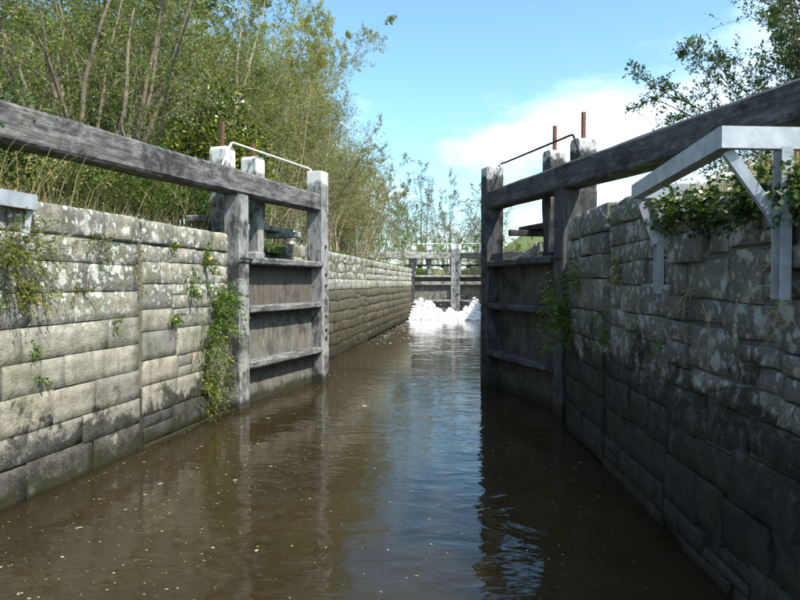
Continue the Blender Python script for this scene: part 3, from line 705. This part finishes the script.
bank_tree('hazel_shrub', 'broad grey-green hazel leaning over the chamber wall', (-5.9, 19.0, 2.6), 5.6, 22, .62, 21, 'l_sage', 'l_pink', .25, .045, 7, 13, 7, 2, lean=(.13, 0), first=.2)
bank_tree('hazel_shrub', 'olive hazel thicket hard against the variegated evergreen', (-5.9, 16.0, 2.6), 4.6, 18, .5, 22, 'l_sage', 'l_mid', .4, .045, 7, 12, 7, 2)
bank_tree('blossom_shrub', 'pinkish budding shrub with pale bare stems at the grass edge', (-5.0, 24.5, 2.6), 4.4, 18, .5, 25, 'l_pink', 'l_sage', .5, .05, 6, 11, 7, 2, lean=(.08, 0), first=.25)
bank_tree('blossom_shrub', 'fresh green shrub next to the far balance beam', (-5.4, 30.0, 2.7), 4.6, 18, .6, 26, 'l_fresh', 'l_sage', .6, .055, 7, 10, 7, 2)
bank_tree('blossom_shrub', 'olive shrub behind the pinkish budding one', (-6.8, 27.5, 2.7), 5.6, 16, .5, 27, 'l_sage', 'l_pink', .2, .06, 7, 12, 7, 2)
for i, (lb, bp, sz, nl, a_, b_, fr, ls, asp) in enumerate([
    ('deep dark green thicket behind the fan of bare stems', (-9.2, 13.6, 2.7), (2.6, 1.6, 6.2), 34000, 'l_mid', 'l_dark', .5, .06, .5), ('dark ivy-clad thicket at the hedge heart behind the bramble bank', (-8.2, 11.0, 2.7), (1.3, 1.1, 3.4), 14000, 'l_dark', 'l_mid', .5, .055, .6),
    ('rounded olive sallow crown below the willow', (-7.2, 18.0, 2.7), (1.7, 1.5, 6.2), 34000, 'l_sage', 'l_mid', .3, .075, .34), ('rounded yellow-olive sallow crown under the willow top', (-7.3, 22.6, 2.7), (2.1, 1.6, 9.0), 44000, 'l_willow', 'l_sage', .6, .085, .3),
    ('rounded grey-olive sallow leaning to the chamber', (-5.05, 20.6, 2.6), (1.5, 1.5, 5.6), 40000, 'l_sage', 'l_pink', .4, .07, .3), ('low mixed sallow filling behind the pinkish shrub', (-5.7, 26.0, 2.6), (1.5, 1.6, 3.9), 22000, 'l_pink', 'l_sage', .55, .07, .32)]):
    bush('sallow_bush', lb, bp, sz, nl, a_, ls, 90+i, group=GT, clumps=110, leaf2=b_, leaf2_frac=fr, bark='bark_pale', aspect=asp, droop=0)
# background beyond the upper gates
GB = 'trees beyond the far gates'
def birch(label, x, y, h_, st, seed, lv, f): return bank_tree('bare_birch', label, (x, y, 2.8), h_, st, .26, seed, 'l_bud', 'l_sage', f, .07, lv*1.3, 16, 9, 2, bark='bark', r0=.05, base_r=.5, first=.12, ratio=.40, twig_r=.0075, trop=.15, group=GB)
birch('tall bare grey birch beyond the closed far gates', -4.6, 50, 8.8, 7, 31, 3.4, .3)
birch('slender bare birch right of the tallest bare one', -2.2, 54, 8.4, 7, 32, 3.2, .4)
birch('low budding birch over the hidden far gate leaf', .6, 52, 7.6, 7, 33, 3.4, .5)
birch('bare birch left of the tallest bare one, over the green shrub', -7.2, 48, 7.2, 7, 34, 3.6, .6)
hb = [(-6.0, 38.5, 3.2, 'l_fresh', 'bright green hedge shrub at the end of the pale balance beam'), (-4.9, 44, 3.6, 'l_sage', 'olive hedge shrub seen between the far paddle posts'), (-2.6, 46, 3.4, 'l_sage', 'olive hedge shrub behind the white mitre post'),
      (-.4, 45, 3.5, 'l_mid', 'green hedge shrub over the hidden gate leaf'), (1.9, 44, 3.0, 'l_sage', 'olive hedge shrub behind the black gate'), (4.6, 46, 2.9, 'l_mid', 'green field hedge shrub seen through the black gate'), (7.5, 47, 2.7, 'l_sage', 'low olive field hedge shrub past the black gate')]
for i, (x, y, hgt, lf, lb) in enumerate(hb):
    bank_tree('hedge_shrub', lb, (x, y, 2.4), hgt, 9, .65, 50+i, lf, 'l_fresh', .2, .07, 6, 10, 6, 2, first=.05, ratio=.45, twig_r=.0045, group=GB)
# the tree on the right bank
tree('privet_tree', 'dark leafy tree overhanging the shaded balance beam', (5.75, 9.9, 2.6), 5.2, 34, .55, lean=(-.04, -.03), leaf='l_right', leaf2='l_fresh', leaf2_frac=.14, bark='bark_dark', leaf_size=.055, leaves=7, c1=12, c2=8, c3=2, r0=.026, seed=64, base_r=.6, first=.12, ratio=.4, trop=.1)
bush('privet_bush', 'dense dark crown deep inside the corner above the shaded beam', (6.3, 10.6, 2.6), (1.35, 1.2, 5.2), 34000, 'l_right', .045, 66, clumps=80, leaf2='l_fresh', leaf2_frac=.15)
# low growth under the left beam
GL = 'low bushes behind the sunlit coping'
lowb = [(5.3, 1.3, (.8, .8, 1.3), 'l_mid', 'l_dark', .4, 'dark ivy clump behind the end of the steel rail'), (6.9, 1.35, (.8, .75, 1.0), 'l_mid', 'straw', .22, 'bramble clump below the near stretch of the sunlit beam'),
        (8.2, 1.5, (.85, .8, 1.0), 'l_mid', 'l_fresh', .4, 'glossy ivy clump just behind the lichened coping'), (9.9, 1.6, (.9, .9, 1.4), 'l_fresh', 'l_dark', .5, 'green bramble clump behind the sunlit gate heel'),
        (11.6, 2.0, (.9, .9, 1.7), 'l_mid', 'l_dark', .4, 'leafy bush behind the white handrail'), (13.6, 2.2, (1.0, 1.0, 1.9), 'l_fresh', 'l_mid', .5, 'fresh leafy bush beyond the white handrail'), (7.4, 3.0, (1.1, 1.2, 2.2), 'l_dark', 'l_mid', .4, 'tall dark ivy bank beneath the fan of bare stems'), (10.8, 3.6, (1.3, 1.4, 2.6), 'l_mid', 'l_dark', .5, 'big bramble bank below the variegated evergreen')]
for i, (y, off, sz, a, b, fr, lb) in enumerate(lowb):
    bush('bramble_bush', lb, L_at(y, off), sz, int(8500*sz[0]*sz[2]**.6), a, .046, 70+i, group=GL, leaf2=b, leaf2_frac=fr, clumps=26)

# ------------------------------------------------------------------ grass, straw
def blades(name, pts, hgt, wid, mat, seed, lean=.35, label=None, cat=None, parent=None, kind='stuff'):
    rs = np.random.RandomState(seed); n = len(pts); P = np.array(pts)
    a = rs.uniform(0, 2*PI, n); h = hgt*rs.uniform(.45, 1.3, n); S = np.stack([np.cos(a), np.sin(a), np.zeros(n)], 1)*(wid*rs.uniform(.6, 1.3, n))[:, None]
    b = rs.uniform(0, 2*PI, n); Ln = np.stack([np.cos(b), np.sin(b), np.zeros(n)], 1)*(h*lean*rs.uniform(.2, 1.6, n))[:, None]
    up = np.stack([np.zeros(n), np.zeros(n), h], 1)
    V = np.stack([P-S, P+S, P+S*.7+up*.55+Ln*.35, P+Ln+up, P-S*.7+up*.55+Ln*.35], 1).reshape(-1, 3); F = (np.array([(0, 1, 2), (0, 2, 4), (4, 2, 3)])[None] + (np.arange(n)*5)[:, None, None]).reshape(-1, 3)
    o = np_mesh(name, V, F, M[mat], parent); tag(o, label, cat, kind=kind); return o
rs = np.random.RandomState(5)
def bank_pts(n, y0, y1, o0, o1, side):
    y = rs.uniform(y0, y1, n); o = o0 + (o1-o0)*rs.rand(n)**1.5; r = []
    for a, b in zip(y, o):
        x = left_x(a)-b if side < 0 else right_x(a)+b; r.append((x, a, gz(x, a, side)-.01))
    return r
blades('grass', bank_pts(15000, 8.6, 33, .22, 3.2, -1), .13, .006, 'grass', 1, label='bright green grass along the bank behind the chamber wall', cat='grass')
blades('grass', bank_pts(6000, 33, 48, .3, 5, -1), .2, .012, 'grass', 2, label='bright green grass around the far balance beam', cat='grass')
blades('dry_grass', bank_pts(2200, 3.2, 8.8, .38, 1.5, -1), .30, .003, 'straw', 3, .8, label='tangled dry straw and stalks behind the lichened coping', cat='dry grass')
blades('dry_stalks', bank_pts(420, 3.4, 9.5, .45, 1.4, -1), 1.0, .004, 'straw', 18, .75, label='long pale dead stalks standing among the brambles', cat='dry stalks')
blades('grass', bank_pts(9000, 3.2, 8.8, .36, 1.6, -1), .2, .004, 'grass', 8, .6, label='green grass and weeds behind the lichened coping', cat='grass')
blades('grass', bank_pts(8000, 2.0, 11, .35, 3.0, 1), .16, .005, 'grass', 4, label='green grass on top of the shaded wall', cat='grass')
blades('dry_grass', bank_pts(3800, 2.5, 8.1, .18, .6, 1), .2, .0028, 'straw', 6, .6, label='dry grass wisps along the top of the shaded wall', cat='dry grass')

# ------------------------------------------------------------------ plants growing out of the walls
def wall_plant(label, y, z, side, size, n, leaf, leaf_size, seed, hang=.3, flowers=0, cat='wall plant', name='wall_plant', group=None, leaf2=None, frac=0, aspect=.5, fcol='flower', proud=.02):
    rs = np.random.RandomState(seed); P_ = left_x if side < 0 else right_x; nx = 1 if side < 0 else -1
    root = empty(name, (P_(y) + nx*proud, y, z)); tag(root, label, cat, group)
    w_, h_ = size
    k = max(5, n//14); paths = []; P = []; D = []
    for i in range(k):
        d = np.array([nx*rs.uniform(.3, 1), rs.normal(0, .8), rs.normal(.25, .6)]); L_ = rs.uniform(.4, 1)*(w_+h_)*.5
        st = np.array([-nx*.04, rs.normal(0, w_*.22), rs.normal(0, h_*.25)]); b = branch_path(rs, st, d, L_, 5, .2, (0, 0, -hang*3)); 
        b[:, 0] = np.clip(b[:, 0]*nx, -.05, .34)*nx
        paths.append((b, .004, .0015)); m_ = max(3, n//k); q = rs.uniform(.2, 1, m_)*5; i0 = np.minimum(q.astype(int), 4)
        P.append(b[i0] + (b[i0+1]-b[i0])*(q-i0)[:, None]); D.append(b[i0+1]-b[i0])
    P = np.concatenate(P) + rs.normal(0, leaf_size*.4, (sum(map(len, P)), 3)); D = np.concatenate(D); D /= np.linalg.norm(D, axis=1, keepdims=True)
    V, F = tubes_np(paths, 3); np_mesh('stems', V, F, M['bark_pale'] if leaf == 'straw' else M[leaf], root)
    V, F = leaf_quads(P, D + np.array([nx*.4, 0, .2]), leaf_size, rs, aspect, .7); mi = None; mm = [M[leaf]]
    if leaf2: mm.append(M[leaf2]); mi = (rs.rand(len(F)) < frac).astype(int)
    np_mesh('foliage', V, F, mm, root, mat_idx=mi)
    for i in range(flowers):
        c = P[rs.randint(len(P))] + np.array([nx*.05, 0, .05]); an = np.arange(8)*2*PI/8; rr = .022
        up_ = np.array([nx*.6, 0, .8]); A = np.cross(up_, [0, 1, 0]); A /= np.linalg.norm(A); B = np.array([0, 1., 0])
        V = [c + rr*(.75 + .25*(q % 2))*(A*math.cos(t_) + B*math.sin(t_)) for q, t_ in enumerate(an)] + [c + up_*.012]
        F = [(q, (q+1) % 8, 8) for q in range(8)]; np_mesh('flower', V, F, M[fcol], root)
    return root
GP = 'weeds rooted in the lichened wall'; GR = 'weeds rooted in the dark wall'
wall_plant('large leafy green plant tumbling down beside the sunlit gate heel', 8.30, 1.42, -1, (.5, .6), 900, 'l_fresh', .055, 1, .25, leaf2='l_mid', frac=.3, group=GP)
wall_plant('trailing pale green weed under the large leafy plant', 8.05, .95, -1, (.5, .8), 800, 'l_fresh', .04, 2, .6, leaf2='l_moss', frac=.5, group=GP)
wall_plant('moss and cress low by the waterline beside the gate heel', 8.0, .5, -1, (.8, .5), 700, 'l_moss', .032, 3, .5, leaf2='l_fresh', frac=.4, group=GP)
wall_plant('yellow-flowered weed high on the wall near the gate heel', 7.95, 2.02, -1, (.32, .2), 120, 'l_fresh', .06, 4, .1, 2, group=GP)
wall_plant('yellow-flowered weed halfway along the short wall section', 7.55, 1.72, -1, (.26, .22), 130, 'l_fresh', .05, 5, .1, 2, group=GP)
wall_plant('lowest yellow-flowered weed of the three', 7.15, 1.42, -1, (.24, .24), 110, 'l_fresh', .045, 6, .3, 1, group=GP)
wall_plant('small tuft just under the coping right of the groove', 7.25, 2.2, -1, (.3, .14), 130, 'l_moss', .035, 7, .2, leaf2='l_fresh', frac=.5, group=GP)
wall_plant('thick yellow-green moss and fern mat under the coping by the steel rail', 4.75, 2.05, -1, (.62, .40), 1500, 'l_moss', .026, 8, .2, leaf2='l_mid', frac=.45, group=GP)
wall_plant('yellow fern fronds spreading below the moss mat', 4.85, 1.72, -1, (.5, .12), 500, 'l_moss', .03, 9, .2, leaf2='l_holly', frac=.3, group=GP)
wall_plant('dry reddish creeper trailing from the coping joint', 5.75, 2.2, -1, (.5, .14), 420, 'l_mid', .024, 10, .3, leaf2='l_bud', frac=.55, group=GP)
wall_plant('small weed tucked in the groove below the coping', 6.45, 2.0, -1, (.2, .3), 110, 'l_moss', .032, 11, .4, group=GP)
wall_plant('little fern hanging alone on the pale blocks', 4.95, 1.28, -1, (.12, .18), 60, 'l_fresh', .035, 12, .6, group=GP)
wall_plant('dark little fern with its shadow on the lower blocks', 5.02, .98, -1, (.16, .12), 60, 'l_mid', .035, 13, .4, group=GP)
wall_plant('thin tuft in the horizontal joint left of the groove', 5.55, 1.72, -1, (.25, .1), 70, 'l_moss', .03, 14, .3, group=GP)
wall_plant('tuft of weed in the joint right beside the groove', 6.1, 1.4, -1, (.15, .14), 60, 'l_moss', .032, 15, .3, group=GP)
wall_plant('dark leafy bush growing at the black gate heel', 8.0, 1.45, 1, (.55, .7), 800, 'l_mid', .055, 21, .3, leaf2='l_fresh', frac=.25, group=GR)
wall_plant('fresh fern tuft right of the groove in the dark wall', 6.55, 1.32, 1, (.22, .26), 140, 'l_fresh', .045, 22, .2, group=GR)
wall_plant('mossy tuft high on the dark wall', 6.1, 1.95, 1, (.16, .3), 260, 'l_moss', .026, 23, .6, group=GR, proud=.0)
wall_plant('straggly weeds beside the dark coping near the gate', 7.5, 1.9, 1, (.4, .3), 200, 'l_mid', .04, 24, .3, group=GR)
wall_plant('single thin weed below the steel post', 5.0, 1.35, 1, (.12, .12), 50, 'l_fresh', .03, 25, .3, group=GR)
# ivy hanging over the top of the near right wall
for i, (y, z, sz, n, lb) in enumerate([(4.75, 2.34, (.42, .12), 420, 'ivy with cream flowers just behind the steel rail'), (4.25, 2.30, (.42, .13), 520, 'ivy mat with pale flowers between the two steel posts'), (3.75, 2.27, (.42, .14), 480, 'ivy mat spilling over the wall by the steel brace'), (3.2, 2.24, (.4, .14), 420, 'ivy mat behind the wide steel post'), (2.6, 2.22, (.4, .14), 300, 'ivy mat past the steel arm')]):
    wall_plant(lb, y, z, 1, sz, n*2, 'l_dark', .032, 30+i, .35, 5, 'ivy', 'ivy_mat', 'ivy along the shaded wall top', leaf2='l_mid', frac=.3, aspect=.8, fcol='wflower', proud=-.03)
for i, (y, lb) in enumerate([(4.4, 'dry stalks hanging below the ivy between the steel posts'), (3.3, 'dry stalks hanging under the steel arm')]):
    wall_plant(lb, y, 1.72, 1, (.3, .4), 90, 'straw', .05, 45+i, .7, group='dry stalks on the dark wall', aspect=.1)

# ------------------------------------------------------------------ white water below the upper gates
def ico():
    import bmesh
    bm = bmesh.new(); bmesh.ops.create_icosphere(bm, subdivisions=1, radius=1); V = np.array([v.co[:] for v in bm.verts]); F = np.array([[v.index for v in f.verts] for f in bm.faces]); bm.free(); return V, F
IV, IF = ico()
def foam(name, label, x0, x1, yb, depth, prof, n, seed):
    """froth: a heap of small overlapping bubbles, high where the sluice jet lands and low towards the camera"""
    rs = np.random.RandomState(seed); Vs = []; Fs = []; b0 = 0
    for i in range(n):
        u = rs.rand(); v = rs.rand()**1.5; x = lerp(x0, x1, u); hm = np.interp(u, np.linspace(0, 1, len(prof)), prof)*max(.05, (1-v)**1.3)*(.8 + .45*noise.noise((x*3.1, v*2, seed)))
        r = rs.uniform(.035, .11); z = hm*rs.rand()**.6
        jit = rs.uniform(.72, 1.2, (len(IV), 1))
        Vs.append(IV*jit*r*np.array([1, 1, rs.uniform(.6, 1.1)]) + np.array([x, yb - v*depth, z])); Fs.append(IF + b0); b0 += len(IV)
    return tag(np_mesh(name, np.concatenate(Vs), np.concatenate(Fs), M['foam'], None, True), label, 'white water', kind='stuff')
foam('white_water', 'white water boiling up below the left far gate leaf', -3.35, -1.75, 32.95, 1.8, (1.1, 1.25, 1.05, .8, .35), 900, 2)
foam('white_water', 'small white spurt below the mitre post', -1.75, -.95, 33.3, 1.5, (.3, .62, .55, .35), 300, 5)
foam('white_water', 'white water boiling up beside the black gate', -.95, 1.0, 32.95, 1.8, (.35, .9, 1.2, 1.3, 1.05), 950, 9)
rs = np.random.RandomState(77); n = 420
cx = rs.choice([-2.6, -1.35, .05], n, p=[.45, .1, .45]); P = np.stack([cx + rs.normal(0, .5, n), 32.6 - np.abs(rs.normal(0, .5, n)), np.abs(rs.normal(.45, .42, n))], 1); P[:, 0] = np.clip(P[:, 0], -3.4, 1.0)
r = rs.uniform(.006, .018, n)[:, None, None]; octv = np.array([(1, 0, 0), (-1, 0, 0), (0, 1, 0), (0, -1, 0), (0, 0, 1), (0, 0, -1)])
V = (P[:, None, :] + octv[None]*r).reshape(-1, 3); fo = np.array([(0, 2, 4), (2, 1, 4), (1, 3, 4), (3, 0, 4), (2, 0, 5), (1, 2, 5), (3, 1, 5), (0, 3, 5)])
F = (fo[None] + (np.arange(n)*6)[:, None, None]).reshape(-1, 3)
tag(np_mesh('spray', V, F, M['foam']), 'fine white spray over the churning water', 'spray', kind='stuff')
# floating flecks of foam and leaf litter
def flecks(name, label, n, xy, size, mat, seed):
    rs = np.random.RandomState(seed); P = xy(rs, n); a = rs.uniform(0, 2*PI, n); k = 5; V = []
    an = np.arange(k)*2*PI/k
    s = size*rs.lognormal(0, .5, n); el = rs.uniform(.35, 1, n)
    c, sn = np.cos(a), np.sin(a); rad = s[:, None]*rs.uniform(.6, 1.1, (n, k)); lx = rad*np.cos(an); ly = rad*np.sin(an)*el[:, None]
    V = np.stack([P[:, :1] + lx*c[:, None] - ly*sn[:, None], P[:, 1:] + lx*sn[:, None] + ly*c[:, None], np.full((n, k), .004)], -1).reshape(-1, 3)
    tag(np_mesh(name, V, np.arange(n*k).reshape(-1, k), M[mat]), label, 'debris', kind='stuff')
flecks('floating_leaf_litter', 'pale leaf litter floating in drifts on the brown water', 1100, lambda rs, n: np.stack([np.clip(rs.normal(-2.5, .8, n) + .35*np.sin(np.arange(n)), -3.5, .9), 2.5 + 10*rs.rand(n)**1.2], 1), .007, 'fleck', 3)
flecks('floating_leaf_litter', 'scattered pale specks floating near the shaded wall', 260, lambda rs, n: np.stack([rs.uniform(-.8, 1.05, n), 2.5 + 6*rs.rand(n)], 1), .006, 'fleck', 4)
flecks('floating_foam', 'foam flecks drifting along the chamber wall', 650, lambda rs, n: np.stack([np.clip(-3.35 + np.abs(rs.normal(0, .55, n)), -3.4, 1), 18 + 14*rs.rand(n)**.7], 1), .018, 'foam', 5)
flecks('floating_foam', 'foam streaks spreading downstream of the white water', 700, lambda rs, n: np.stack([rs.uniform(-3.3, .95, n), 31.6 - np.abs(rs.normal(0, 1.6, n))], 1), .045, 'foam', 6)
